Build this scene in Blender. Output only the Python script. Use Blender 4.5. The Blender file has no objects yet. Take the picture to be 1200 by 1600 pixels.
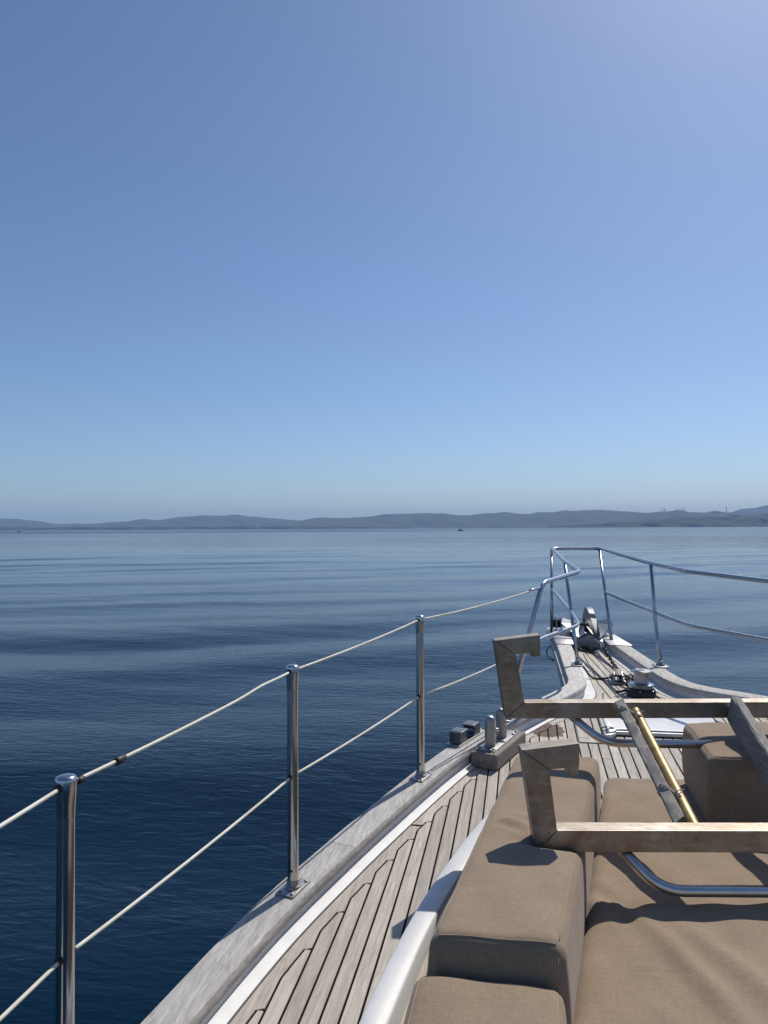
import bpy, bmesh, math, random
import numpy as np
from mathutils import Vector, Matrix

random.seed(7)
rng = np.random.default_rng(7)
SC = bpy.context.scene
COL = SC.collection
R = math.radians

# ------------------------------------------------------------------ camera
YAW = math.atan2(216, 1200)            # the photographer looks a little to port of the boat's heading
PITCH, ROLL = R(1.19), R(0.3)
CAM_Z = 2.8
cam = bpy.data.cameras.new('camera')
cam.sensor_fit = 'VERTICAL'; cam.sensor_height = 24.0; cam.lens = 18.0
cam.clip_start = 0.05; cam.clip_end = 40000
camo = bpy.data.objects.new('camera', cam); COL.objects.link(camo)
fw = Vector((-math.sin(YAW)*math.cos(PITCH), math.cos(YAW)*math.cos(PITCH), math.sin(PITCH)))
rt = Vector((math.cos(YAW), math.sin(YAW), 0)); up = rt.cross(fw)
rt2 = rt*math.cos(ROLL) - up*math.sin(ROLL); up2 = rt*math.sin(ROLL) + up*math.cos(ROLL)
m = Matrix((rt2, up2, -fw)).transposed().to_4x4(); m.translation = (0, 0, CAM_Z)
camo.matrix_world = m
SC.camera = camo

# ------------------------------------------------------------------ sky, sun, exposure
SUN = Vector((0.36, 0.78, 1.0)).normalized()
w = bpy.data.worlds.new('World'); SC.world = w; w.use_nodes = True
nt = w.node_tree; bg = nt.nodes['Background']
sky = nt.nodes.new('ShaderNodeTexSky'); sky.sky_type = 'NISHITA'; sky.sun_disc = False
sky.sun_elevation = math.asin(SUN.z); sky.sun_rotation = math.atan2(SUN.x, SUN.y)
sky.altitude = 0; sky.air_density = 0.85; sky.dust_density = 0.65; sky.ozone_density = 6.5
nt.links.new(sky.outputs[0], bg.inputs[0]); bg.inputs[1].default_value = 0.103
sl = bpy.data.lights.new('sun', 'SUN'); sl.energy = 4.0; sl.angle = R(0.53); sl.color = (1.0, 0.945, 0.865)
so = bpy.data.objects.new('sun', sl); COL.objects.link(so)
so.rotation_euler = (-SUN).to_track_quat('-Z', 'Y').to_euler(); so.location = SUN*60
SC.view_settings.view_transform = 'Standard'; SC.view_settings.look = 'None'
SC.view_settings.gamma = 1.0; SC.view_settings.exposure = 0.0
SC.cycles.volume_bounces = 1
SC.cycles.max_bounces = 8

# ------------------------------------------------------------------ frames
ZD, RISE = 1.5664, math.tan(R(2.9))
def W(s, n, h):                          # boat: s forward, n to starboard, h above the deck
    return Vector((n, s, ZD + RISE*s + h))
def C(x, y, z):                          # horizontal frame turned with the rack: x along its beams, y forward
    return Vector((x*math.cos(YAW) - y*math.sin(YAW), x*math.sin(YAW) + y*math.cos(YAW), z))

# ------------------------------------------------------------------ material helpers
def mat(name):
    m = bpy.data.materials.new(name); m.use_nodes = True
    return m, m.node_tree, m.node_tree.nodes['Principled BSDF']
def N(nt, t, **kw):
    n = nt.nodes.new(t)
    for k, v in kw.items():
        if k in n.inputs: n.inputs[k].default_value = v
        else: setattr(n, k, v)
    return n
def L(nt, a, b): nt.links.new(a, b)
def coords(nt, scale=(1, 1, 1), kind='Object', rot=(0, 0, 0)):
    tc = nt.nodes.new('ShaderNodeTexCoord'); mp = nt.nodes.new('ShaderNodeMapping')
    mp.inputs['Scale'].default_value = scale; mp.inputs['Rotation'].default_value = rot
    L(nt, tc.outputs[kind], mp.inputs[0]); return mp.outputs[0]
def noise(nt, vec, scale, detail=4, rough=.55, dist=0):
    n = N(nt, 'ShaderNodeTexNoise', Scale=scale, Detail=detail, Roughness=rough, Distortion=dist)
    L(nt, vec, n.inputs['Vector']); return n.outputs['Fac']
def ramp(nt, fac, stops):
    r = nt.nodes.new('ShaderNodeValToRGB'); e = r.color_ramp.elements
    while len(e) < len(stops): e.new(.5)
    for el, (p, c) in zip(e, stops):
        el.position = p; el.color = (*c, 1) if len(c) == 3 else c
    L(nt, fac, r.inputs[0]); return r.outputs[0]
def mix(nt, fac, a, b, mode='MIX'):
    n = nt.nodes.new('ShaderNodeMix'); n.data_type = 'RGBA'; n.blend_type = mode
    for i, v in ((0, fac), (6, a), (7, b)):
        if hasattr(v, 'is_output'): L(nt, v, n.inputs[i])
        elif i == 0: n.inputs[0].default_value = v
        else: n.inputs[i].default_value = (*v, 1)
    return n.outputs[2]
def math_(nt, op, a, b=0.0, c=0.0):
    n = nt.nodes.new('ShaderNodeMath'); n.operation = op
    for i, v in enumerate((a, b, c)):
        if hasattr(v, 'is_output'): L(nt, v, n.inputs[i])
        else: n.inputs[i].default_value = v
    return n.outputs[0]
def bump(nt, h, p, strength=.3, dist=.002, prev=None):
    b = N(nt, 'ShaderNodeBump', Strength=strength, Distance=dist); L(nt, h, b.inputs['Height'])
    if prev is not None: L(nt, prev, b.inputs['Normal'])
    if p is not None: L(nt, b.outputs[0], p.inputs['Normal'])
    return b.outputs[0]

def wood(name, light, dark, grain=(90, 3.0, 90), mottle=.5, rough=.75, stain=False, streak=1.0):
    m, nt, p = mat(name)
    oi = nt.nodes.new('ShaderNodeObjectInfo')
    tc = nt.nodes.new('ShaderNodeTexCoord')
    off = nt.nodes.new('ShaderNodeVectorMath'); off.operation = 'MULTIPLY_ADD'
    cmb = nt.nodes.new('ShaderNodeCombineXYZ')
    for i in range(3): L(nt, oi.outputs['Random'], cmb.inputs[i])
    L(nt, cmb.outputs[0], off.inputs[0]); off.inputs[1].default_value = (7, 13, 5); L(nt, tc.outputs['Object'], off.inputs[2])
    def mp(sc, rot=0.0):
        k = nt.nodes.new('ShaderNodeMapping'); k.inputs['Scale'].default_value = sc; k.inputs['Rotation'].default_value[2] = rot
        L(nt, off.outputs[0], k.inputs[0]); return k.outputs[0]
    g = noise(nt, mp(grain), 1.0, 6, .65, .3)
    g2 = noise(nt, mp((grain[0]*3, grain[1]*2.2, grain[2]*3)), 1.0, 3, .6)
    mo = noise(nt, mp((9, 4, 9)), 1.0, 4, .6)
    mo2 = noise(nt, mp((34, 20, 34)), 1.0, 4, .65)
    gf = ramp(nt, g, [(.30, (0, 0, 0)), (.68, (1, 1, 1))])
    c = mix(nt, gf, dark, light)
    c = mix(nt, math_(nt, 'MULTIPLY', ramp(nt, g2, [(.52, (0, 0, 0)), (.72, (1, 1, 1))]), .45*streak), c, tuple(v*.42 for v in dark))
    c = mix(nt, math_(nt, 'MULTIPLY', ramp(nt, mo, [(.38, (0, 0, 0)), (.7, (1, 1, 1))]), mottle), c, tuple(v*.72 for v in light))
    c = mix(nt, math_(nt, 'MULTIPLY', ramp(nt, mo2, [(.58, (0, 0, 0)), (.75, (1, 1, 1))]), mottle*.6), c, tuple(v*.5 for v in dark))
    v = math_(nt, 'MULTIPLY_ADD', oi.outputs['Random'], .34, .83)
    hs = N(nt, 'ShaderNodeHueSaturation'); L(nt, v, hs.inputs['Value']); L(nt, c, hs.inputs['Color']); c = hs.outputs[0]
    if stain:                               # the brown mark left on the planks forward of the bitts
        geo = nt.nodes.new('ShaderNodeNewGeometry'); sp = nt.nodes.new('ShaderNodeSeparateXYZ'); L(nt, geo.outputs['Position'], sp.inputs[0])
        dx = math_(nt, 'MULTIPLY', math_(nt, 'ADD', sp.outputs[0], -.120), 11.5); dy = math_(nt, 'MULTIPLY', math_(nt, 'ADD', sp.outputs[1], -3.99), 8.5)
        d = math_(nt, 'SQRT', math_(nt, 'ADD', math_(nt, 'MULTIPLY', dx, dx), math_(nt, 'MULTIPLY', dy, dy)))
        pn = nt.nodes.new('ShaderNodeMapping'); L(nt, geo.outputs['Position'], pn.inputs[0])
        k = math_(nt, 'ADD', d, math_(nt, 'MULTIPLY', noise(nt, pn.outputs[0], 26, 4, .7), 1.5))
        c = mix(nt, ramp(nt, k, [(.0, (.95, .95, .95)), (.98, (.85,)*3), (1.0, (0, 0, 0))]) if False else math_(nt, 'MULTIPLY', math_(nt, 'LESS_THAN', k, 1.70), .95), c, (.10, .055, .032))
    if stain:
        cr = math_(nt, 'LESS_THAN', math_(nt, 'ABSOLUTE', math_(nt, 'ADD', noise(nt, pn.outputs[0], 34, 3, .6), -.5)), .035)
        c = mix(nt, math_(nt, 'MULTIPLY', cr, math_(nt, 'LESS_THAN', k, 1.72)), c, (.03, .02, .014))
    L(nt, c, p.inputs['Base Color']); p.inputs['Roughness'].default_value = rough
    hsum = math_(nt, 'ADD', g, math_(nt, 'MULTIPLY', g2, .6))
    bump(nt, hsum, p, .55, .0018)
    return m

M = {}
M['teak'] = wood('weathered_teak', (.60, .545, .47), (.33, .285, .235), mottle=.45, stain=True)
M['teak_rail'] = wood('grey_teak_rail', (.69, .665, .62), (.35, .325, .295), grain=(80, 9, 80), mottle=.6, rough=.85, streak=1.5)
M['teak_block'] = wood('cracked_teak', (.36, .32, .28), (.11, .09, .075), grain=(60, 7, 60), mottle=.8, rough=.85, streak=2.0)
M['board'] = wood('driftwood_board', (.44, .41, .37), (.16, .145, .13), grain=(110, 7, 110), mottle=.5, rough=.85, streak=1.6)

def simple(name, col, rough=.5, metal=0.0, var=.15, nscale=6, spec=None, bumps=0):
    m, nt, p = mat(name)
    v = coords(nt); n = noise(nt, v, nscale, 5, .6)
    c = mix(nt, ramp(nt, n, [(.35, (0, 0, 0)), (.7, (1, 1, 1))]), tuple(x*(1-var) for x in col), tuple(min(1, x*(1+var*.4)) for x in col))
    L(nt, c, p.inputs['Base Color']); p.inputs['Roughness'].default_value = rough; p.inputs['Metallic'].default_value = metal
    if bumps: bump(nt, noise(nt, v, nscale*12, 3), p, bumps, .001)
    return m
M['caulk'] = simple('black_caulk', (.006, .006, .007), .95)
M['caulk'].node_tree.nodes['Principled BSDF'].inputs['Specular IOR Level'].default_value = .1
M['rubber'] = simple('black_rubber', (.015, .015, .016), .55)
def gelcoat():
    m, nt, p = mat('white_gelcoat'); v = coords(nt)
    a = noise(nt, v, 9, 5, .6); b = noise(nt, coords(nt, (30, 5, 30)), 1, 5, .7); d = noise(nt, v, 70, 4, .7)
    c = mix(nt, ramp(nt, a, [(.35, (0, 0, 0)), (.7, (1, 1, 1))]), (.63, .63, .62), (.70, .70, .69))
    c = mix(nt, math_(nt, 'MULTIPLY', ramp(nt, b, [(.56, (0, 0, 0)), (.72, (1, 1, 1))]), .22), c, (.45, .43, .39))
    c = mix(nt, math_(nt, 'MULTIPLY', ramp(nt, d, [(.66, (0, 0, 0)), (.74, (1, 1, 1))]), .35), c, (.40, .38, .35))
    L(nt, c, p.inputs['Base Color']); L(nt, math_(nt, 'MULTIPLY_ADD', b, .3, .22), p.inputs['Roughness'])
    bump(nt, a, p, .08, .004); return m
M['gel'] = gelcoat()
M['gel_deck'] = simple('dull_white_paint', (.70, .70, .685), .55, var=.12, nscale=14)
M['hull'] = simple('hull_paint', (.55, .57, .60), .3, var=.08)
M['strake'] = simple('strake_paint', (.62, .60, .56), .6, var=.2, nscale=20)
M['dark_paint_shade'] = simple('dark_paint_shade', (.03, .035, .045), .5)  # far boats' shaded silhouettes put into the colour; stem box shares it
M['thread'] = simple('seam_thread', (.34, .265, .19), .9)
M['cord'] = simple('tan_cord', (.42, .37, .30), .9, nscale=60)
M['cap_iron'] = simple('galvanised_chain', (.09, .09, .095), .45, .85, var=.4, nscale=40)

def steel(name, tint=(.66, .66, .65), rough=.16, stain=.25):
    m, nt, p = mat(name); v = coords(nt)
    n = noise(nt, v, 18, 6, .7); n2 = noise(nt, coords(nt, (60, 60, 8)), 1, 4, .6)
    c = mix(nt, math_(nt, 'MULTIPLY', ramp(nt, n, [(.55, (0, 0, 0)), (.75, (1, 1, 1))]), stain), tint, (.30, .25, .20))
    L(nt, c, p.inputs['Base Color']); p.inputs['Metallic'].default_value = 1
    L(nt, math_(nt, 'MULTIPLY_ADD', n2, .14, rough-.06), p.inputs['Roughness'])
    bump(nt, n2, p, .06, .001)
    return m
M['steel'] = steel('polished_stainless', (.58, .58, .57), .17, .35)
M['steel_dull'] = steel('dull_stainless', (.36, .36, .36), .42, .5)
M['steel_worn'] = steel('worn_stainless', (.62, .61, .59), .30, .4)
M['steel_dark'] = steel('dark_stainless', (.20, .21, .22), .38, .4)
M['pulpit'] = steel('pulpit_stainless', (.44, .46, .49), .27, .2)

# stained raw square tube: brown tea staining over dull metal
m, nt, p = mat('stained_square_tube'); v = coords(nt)
n1 = noise(nt, v, 9, 6, .65, .5); n2 = noise(nt, coords(nt, (40, 70, 40)), 1, 6, .75); n3 = noise(nt, coords(nt, (14, 40, 60)), 1, 4, .6)
c = mix(nt, ramp(nt, n1, [(.34, (0, 0, 0)), (.66, (1, 1, 1))]), (.42, .385, .335), (.28, .215, .15))
c = mix(nt, math_(nt, 'MULTIPLY', ramp(nt, n2, [(.52, (0, 0, 0)), (.78, (1, 1, 1))]), .6), c, (.075, .05, .033))
c = mix(nt, math_(nt, 'MULTIPLY', ramp(nt, n3, [(.55, (0, 0, 0)), (.72, (1, 1, 1))]), .4), c, (.62, .60, .56))
L(nt, c, p.inputs['Base Color']); p.inputs['Metallic'].default_value = 1.0
L(nt, math_(nt, 'MULTIPLY_ADD', n2, .18, .40), p.inputs['Roughness']); bump(nt, n2, p, .12, .001)
M['tube'] = m

# brass / bamboo-coloured rod
m, nt, p = mat('tarnished_brass'); v = coords(nt); n1 = noise(nt, v, 30, 5, .7)
L(nt, mix(nt, ramp(nt, n1, [(.4, (0, 0, 0)), (.7, (1, 1, 1))]), (.44, .34, .17), (.26, .17, .08)), p.inputs['Base Color'])
p.inputs['Metallic'].default_value = .7; p.inputs['Roughness'].default_value = .50; M['brass'] = m

# lifeline cover: yellowed plastic with worn specks
m, nt, p = mat('lifeline_cover'); n1 = noise(nt, coords(nt), 55, 4, .7); n2 = noise(nt, coords(nt), 9, 3, .6)
c = mix(nt, ramp(nt, n2, [(.4, (0, 0, 0)), (.65, (1, 1, 1))]), (.74, .71, .62), (.60, .54, .41))
L(nt, mix(nt, ramp(nt, n1, [(.66, (0, 0, 0)), (.72, (1, 1, 1))]), c, (.20, .14, .09)), p.inputs['Base Color']); p.inputs['Roughness'].default_value = .55
M['wire'] = m

# taupe canvas
m, nt, p = mat('taupe_canvas'); v = coords(nt)
n1 = noise(nt, v, 4, 5, .6); wv = noise(nt, coords(nt, (330, 45, 60)), 1, 4, .65); wf = noise(nt, coords(nt, (60, 330, 60)), 1, 3, .6)
sp_ = noise(nt, v, 260, 2, .5)
c = mix(nt, ramp(nt, n1, [(.3, (0, 0, 0)), (.7, (1, 1, 1))]), (.290, .214, .144), (.325, .245, .168))
th = math_(nt, 'ADD', math_(nt, 'MULTIPLY', wv, .5), math_(nt, 'MULTIPLY', wf, .5))
c = mix(nt, math_(nt, 'MULTIPLY', ramp(nt, th, [(.40, (0, 0, 0)), (.60, (1, 1, 1))]), .55), c, (.195, .142, .098))
L(nt, c, p.inputs['Base Color']); p.inputs['Roughness'].default_value = .92
p.inputs['Sheen Weight'].default_value = .12; p.inputs['Specular IOR Level'].default_value = .2
b1 = bump(nt, math_(nt, 'ADD', th, math_(nt, 'MULTIPLY', sp_, .4)), None, .35, .0012)
bump(nt, noise(nt, coords(nt, (7, 16, 7)), 1, 3, .5), p, .35, .008, b1)
M['canvas'] = m

# ------------------------------------------------------------------ mesh helpers
BASE = {}                                   # thing -> world position of its base
def root_of(o):
    while o.parent: o = o.parent
    return o
def thing(name, label, cat, base, group=None):
    o = bpy.data.objects.new(name, None); COL.objects.link(o); o.location = base
    o.empty_display_size = .2
    o['label'] = label; o['category'] = cat
    if group: o['group'] = group
    BASE[o.name] = Vector(base); return o
def mesh(name, V, F, mt, parent=None, smooth=False, base=None):
    b = BASE[root_of(parent).name] if parent else Vector(base if base is not None else (0, 0, 0))
    me = bpy.data.meshes.new(name)
    me.from_pydata([tuple(Vector(v)-b) for v in V], [], F)
    if mt: me.materials.append(mt)
    bm = bmesh.new(); bm.from_mesh(me); bmesh.ops.recalc_face_normals(bm, faces=bm.faces)
    bm.to_mesh(me); bm.free()
    if smooth: me.shade_smooth()
    o = bpy.data.objects.new(name, me); COL.objects.link(o)
    if parent: o.parent = parent
    else: o.location = b; BASE[o.name] = b
    return o
def tag(o, label, cat, group=None):
    o['label'] = label; o['category'] = cat
    if group: o['group'] = group
    return o
def smooth_by_angle(o, deg=35):
    me = o.data; me.shade_smooth()
    bm = bmesh.new(); bm.from_mesh(me)
    for e in bm.edges:
        if len(e.link_faces) == 2 and e.calc_face_angle(0) > R(deg): e.smooth = False
    bm.to_mesh(me); bm.free(); return o
def join(*parts):
    V, F = [], []
    for v, f in parts:
        k = len(V); V += list(v); F += [tuple(i+k for i in q) for q in f]
    return V, F
def fillet(P, r, k=6):
    P = [Vector(p) for p in P]; out = [P[0]]
    for a, b, c in zip(P, P[1:], P[2:]):
        d1, d2 = (a-b), (c-b); t = min(r, d1.length*.49, d2.length*.49)
        p1, p2 = b+d1.normalized()*t, b+d2.normalized()*t
        for i in range(k+1):
            u = i/k; out.append(p1*(1-u)**2 + b*2*u*(1-u) + p2*u*u)
    out.append(P[-1]); return out
def tube(P, r, seg=14, cap=True, rf=None):
    P = [Vector(p) for p in P]; V, F = [], []
    t0 = (P[1]-P[0]).normalized(); a = t0.orthogonal().normalized()
    for i, p in enumerate(P):
        t = (P[min(i+1, len(P)-1)]-P[max(i-1, 0)]).normalized()
        a = (a - t*a.dot(t)).normalized(); b = t.cross(a)
        rr = r if rf is None else rf(i/(len(P)-1))
        for j in range(seg):
            th = 2*math.pi*j/seg; V.append(p + (a*math.cos(th)+b*math.sin(th))*rr)
    for i in range(len(P)-1):
        for j in range(seg):
            k = (j+1) % seg; F.append((i*seg+j, i*seg+k, (i+1)*seg+k, (i+1)*seg+j))
    if cap: F.append(tuple(range(seg))[::-1]); F.append(tuple(range(len(V)-seg, len(V))))
    return V, F
def lathe(prof, o, ax=(0, 0, 1), seg=24, sc=(1, 1)):
    ax = Vector(ax).normalized(); a = ax.orthogonal().normalized(); b = ax.cross(a); o = Vector(o); V, F = [], []
    for r, z in prof:
        for j in range(seg):
            th = 2*math.pi*j/seg; V.append(o+ax*z+(a*math.cos(th)*sc[0]+b*math.sin(th)*sc[1])*r)
    for i in range(len(prof)-1):
        for j in range(seg):
            k = (j+1) % seg; F.append((i*seg+j, i*seg+k, (i+1)*seg+k, (i+1)*seg+j))
    F.append(tuple(range(seg))[::-1]); F.append(tuple(range(len(V)-seg, len(V)))); return V, F
def box(c, ax, ay, az, hx, hy, hz, bev=0.0, segs=2):
    c = Vector(c); ax, ay, az = [Vector(a).normalized() for a in (ax, ay, az)]
    bm = bmesh.new(); bmesh.ops.create_cube(bm, size=2.0)
    for v in bm.verts: v.co = Vector((v.co.x*hx, v.co.y*hy, v.co.z*hz))
    if bev: bmesh.ops.bevel(bm, geom=list(bm.edges), offset=bev, segments=segs, affect='EDGES', profile=.6)
    bm.verts.index_update()
    V = [c+ax*v.co.x+ay*v.co.y+az*v.co.z for v in bm.verts]; F = [tuple(v.index for v in f.verts) for f in bm.faces]
    bm.free(); return V, F
def prism(poly, d, bev=0.0):
    """closed polygon (3D, planar) pushed along d, its long edges eased"""
    P = [Vector(p) for p in poly]; d = Vector(d)
    bm = bmesh.new(); a = [bm.verts.new(p) for p in P]; f = bm.faces.new(a)
    ex = bmesh.ops.extrude_face_region(bm, geom=[f]); vs = [g for g in ex['geom'] if isinstance(g, bmesh.types.BMVert)]
    for v in vs: v.co += d
    bmesh.ops.recalc_face_normals(bm, faces=bm.faces)
    if bev: bmesh.ops.bevel(bm, geom=list(bm.edges), offset=bev, segments=2, affect='EDGES', profile=.5)
    bm.verts.index_update()
    V = [v.co.copy() for v in bm.verts]; F = [tuple(v.index for v in q.verts) for q in bm.faces]; bm.free(); return V, F
def catmull(P, k=8):
    P = [np.array(p, float) for p in P]; P = [2*P[0]-P[1]]+P+[2*P[-1]-P[-2]]; out = []
    for i in range(1, len(P)-2):
        p0, p1, p2, p3 = P[i-1:i+3]
        for j in range(k):
            t = j/k; out.append(.5*((2*p1)+(p2-p0)*t+(2*p0-5*p1+4*p2-p3)*t*t+(3*p1-p0-3*p2+p3)*t**3))
    out.append(P[-2]); return np.array(out)
def offset(P, d):                            # parallel curve in the (s, n) plane, to starboard for d > 0
    T = np.gradient(P, axis=0); T /= np.linalg.norm(T, axis=1)[:, None]
    return P + np.stack([-T[:, 1], T[:, 0]], 1)*(np.asarray(d)[:, None] if np.ndim(d) else d)

# ------------------------------------------------------------------ sea
def make_sea():
    a_f = np.linspace(R(-42), R(42), 560); a_b = np.linspace(R(42), R(318), 60)[1:-1]
    ang = np.concatenate([a_f, a_b]); na = len(ang)
    rr = np.concatenate([np.geomspace(.4, 2.2, 6)[:-1], np.geomspace(2.2, 160, 460), np.geomspace(165, 10500, 60)]); nr = len(rr)
    A, RR = np.meshgrid(ang, rr); th = A + YAW
    X, Y = -np.sin(th)*RR, np.cos(th)*RR
    cx = X*math.cos(YAW)+Y*math.sin(YAW); cy = -X*math.sin(YAW)+Y*math.cos(YAW)     # across / away
    warp = 1.0*np.sin(cx*.13+.6)+.8*np.sin(cy*.09+cx*.07)+.45*np.sin(cx*.41-cy*.23+2)+.22*np.sin(cx*.83+cy*.37)
    Z = np.zeros_like(X)
    for wl, d, a in ((6.4, 25, .062), (4.1, 18, .034), (9.5, 31, .055), (2.3, 12, .009), (1.35, -14, .0034), (.85, 30, .0020)):
        k = 2*math.pi/wl; dx, dy = -math.sin(R(d)), math.cos(R(d))
        ph = rng.uniform(0, 6.28); env = .55+.45*np.sin(cx*.06/wl*5+cy*.05+ph)*np.cos(cy*.11-cx*.03+2*ph)
        Z += a*env*np.sin(k*(cx*dx+cy*dy+warp*min(1, wl/5))+ph)
    Z *= np.clip((RR-2.0)/4, .15, 1)*np.clip((150-RR)/90, 0, 1)
    V = np.stack([X, Y, Z], -1).reshape(-1, 3)
    i, j = np.meshgrid(np.arange(nr-1), np.arange(na), indexing='ij'); jn = (j+1) % na
    F = np.stack([i*na+j, i*na+jn, (i+1)*na+jn, (i+1)*na+j], -1).reshape(-1, 4)
    me = bpy.data.meshes.new('water'); me.vertices.add(len(V)); me.vertices.foreach_set('co', V.ravel())
    me.loops.add(F.size); me.loops.foreach_set('vertex_index', F.ravel().astype(np.int32))
    me.polygons.add(len(F)); me.polygons.foreach_set('loop_start', np.arange(0, F.size, 4, dtype=np.int32))
    me.polygons.foreach_set('use_smooth', np.ones(len(F), bool)); me.update(); me.validate()
    if me.polygons[0].normal.z < 0: me.flip_normals()
    o = bpy.data.objects.new('water', me); COL.objects.link(o); o['kind'] = 'structure'
    m, nt, p = mat('sea_water')
    p.inputs['Base Color'].default_value = (.0004, .0120, .0280, 1); p.inputs['Roughness'].default_value = .05; p.inputs['IOR'].default_value = 1.18
    v1 = coords(nt, (3.2, 8.5, 1), rot=(0, 0, -YAW-R(12))); v2 = coords(nt, (.9, 2.2, 1), rot=(0, 0, -YAW-R(4)))
    v3 = coords(nt, (9, 16, 1), rot=(0, 0, -YAW+R(18))); v4 = coords(nt, (.012, .05, 1), rot=(0, 0, -YAW-R(3)))
    f1 = noise(nt, v1, 1, 4, .55, .6); f2 = noise(nt, v2, 1, 3, .5, .4); f3 = noise(nt, v3, 1, 2, .5, .3)
    patch = ramp(nt, noise(nt, v4, 1, 4, .6, .4), [(.36, (.35,)*3), (.62, (1, 1, 1))])
    h = math_(nt, 'ADD', math_(nt, 'MULTIPLY', f1, .017), math_(nt, 'ADD', math_(nt, 'MULTIPLY', f2, .020), math_(nt, 'MULTIPLY', f3, .0042)))
    h = math_(nt, 'MULTIPLY', h, patch)
    geo = nt.nodes.new('ShaderNodeNewGeometry'); ln_ = nt.nodes.new('ShaderNodeVectorMath'); ln_.operation = 'LENGTH'; L(nt, geo.outputs['Position'], ln_.inputs[0])
    mr = nt.nodes.new('ShaderNodeMapRange'); L(nt, ln_.outputs['Value'], mr.inputs['Value'])
    for k_, v_ in (('From Min', 6), ('From Max', 70), ('To Min', 1.0), ('To Max', .45)): mr.inputs[k_].default_value = v_
    h = math_(nt, 'MULTIPLY', h, mr.outputs[0])                 # the water flattens off away from the hull's own ripples
    v5 = coords(nt, (.10, .42, 1), rot=(0, 0, -YAW-R(6)))
    mr2 = nt.nodes.new('ShaderNodeMapRange'); L(nt, ln_.outputs['Value'], mr2.inputs['Value'])
    for k_, v_ in (('From Min', 60), ('From Max', 700), ('To Min', .05), ('To Max', .26)): mr2.inputs[k_].default_value = v_
    pr_ = ramp(nt, noise(nt, coords(nt, (.0016, .010, 1), rot=(0, 0, -YAW)), 1, 4, .6, .3), [(.42, (.55,)*3), (.60, (1.25,)*3)])
    L(nt, math_(nt, 'MULTIPLY', mr2.outputs[0], pr_), p.inputs['Roughness'])
    mr3 = nt.nodes.new('ShaderNodeMapRange'); L(nt, ln_.outputs['Value'], mr3.inputs['Value'])
    for k_, v_ in (('From Min', 25), ('From Max', 160), ('To Min', 0.0), ('To Max', .10)): mr3.inputs[k_].default_value = v_
    h = math_(nt, 'ADD', h, math_(nt, 'MULTIPLY', noise(nt, v5, 1, 3, .55, .3), math_(nt, 'MULTIPLY', mr3.outputs[0], patch)))
    b = bump(nt, h, p, 1.0, 1.0)
    me.materials.append(m); return o
make_sea()

# ------------------------------------------------------------------ far hills (coordinates: bearing px offset per 1200, height per 1200 above the horizon)
def hill_material(name, a, b, c3):
    m, nt, p = mat(name); v = coords(nt, (1, 1, 2.0))
    n1 = noise(nt, v, .0035, 6, .6); n2 = noise(nt, v, .018, 5, .7)
    c = mix(nt, ramp(nt, n1, [(.35, (0, 0, 0)), (.65, (1, 1, 1))]), a, b)
    c = mix(nt, ramp(nt, n2, [(.5, (0, 0, 0)), (.7, (1, 1, 1))]), c, c3)
    L(nt, c, p.inputs['Base Color']); p.inputs['Roughness'].default_value = .95; p.inputs['Specular IOR Level'].default_value = .1
    return m
HM1 = hill_material('far_scrub_hill', (.045, .050, .038), (.075, .068, .052), (.032, .038, .028))
HM2 = hill_material('near_scrub_hill', (.022, .028, .020), (.045, .045, .032), (.014, .018, .013))
def horizon_py(px): return 825 - (px-600)*.00524
def hill(prof, dist, mt, depth=900, seed=0):
    """ridge line from the profile (image column, ridge row) at its own distance, with a slope down to the shore and a back slope"""
    xs = np.arange(prof[0][0], prof[-1][0]+.1, 3.0)
    py = np.interp(xs, [q[0] for q in prof], [q[1] for q in prof])
    kk = np.ones(5)/5; py2 = np.convolve(np.pad(py, 2, 'edge'), kk, 'valid')
    r2 = np.random.default_rng(seed)
    jag = np.cumsum(r2.normal(0, .16, len(xs))); jag -= np.convolve(np.pad(jag, 6, 'edge'), np.ones(13)/13, 'valid')
    H = np.maximum((np.array([horizon_py(x) for x in xs])-py2+jag*.7)/1200*(dist+depth*.5) + CAM_Z, .4)
    rows = np.linspace(0, 1, 26); V, F = [], []
    for i, t in enumerate(rows):
        prof_t = (math.sin(min(t/.5, 1)*math.pi/2)**1.25) if t <= .5 else max(0, math.cos((t-.5)/.5*math.pi/2))
        D = dist + depth*t
        for j, x in enumerate(xs):
            u = (x-600)/1200
            g = math.sin(x*.05+seed+i*.35)*math.sin(x*.021-i*.5+seed*2)+.6*math.sin(x*.13+i*.9+seed)
            hh = H[j]*prof_t*(1+(.10*g*(1-abs(2*t-1)) if .05 < t < .45 else 0)) - (3.0 if t in (0, 1) else 0)
            V.append(C(u*D, D + 70*g*(0 if .4 < t < .6 else 1)*.5, hh))
    n = len(xs)
    for i in range(len(rows)-1):
        for j in range(n-1): F.append((i*n+j, i*n+j+1, (i+1)*n+j+1, (i+1)*n+j))
    o = mesh('hill', V, F, mt, smooth=True); o['kind'] = 'structure'; return o
hill([(-330, 806), (-200, 800), (-90, 806), (0, 810), (62, 814), (82, 818.5), (130, 819), (200, 814.5), (224, 811), (246, 813), (284, 807.5), (330, 805.5), (382, 806.5),
      (440, 811), (470, 814), (520, 817), (600, 820), (700, 822)], 6200, HM1, 1100, 1)
hill([(430, 822), (455, 817), (470, 813.5), (492, 809), (540, 809.5), (590, 806.5), (612, 806), (660, 801.5), (690, 803), (725, 805.5), (765, 801.5), (830, 803), (875, 799.5), (930, 796.5),
      (985, 799.5), (1060, 805), (1150, 811), (1260, 814), (1400, 815)], 5600, HM1, 1100, 2)
hill([(540, 812), (585, 806), (612, 802.5), (630, 803.5), (668, 811), (720, 818)], 8000, HM1, 800, 3)
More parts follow.
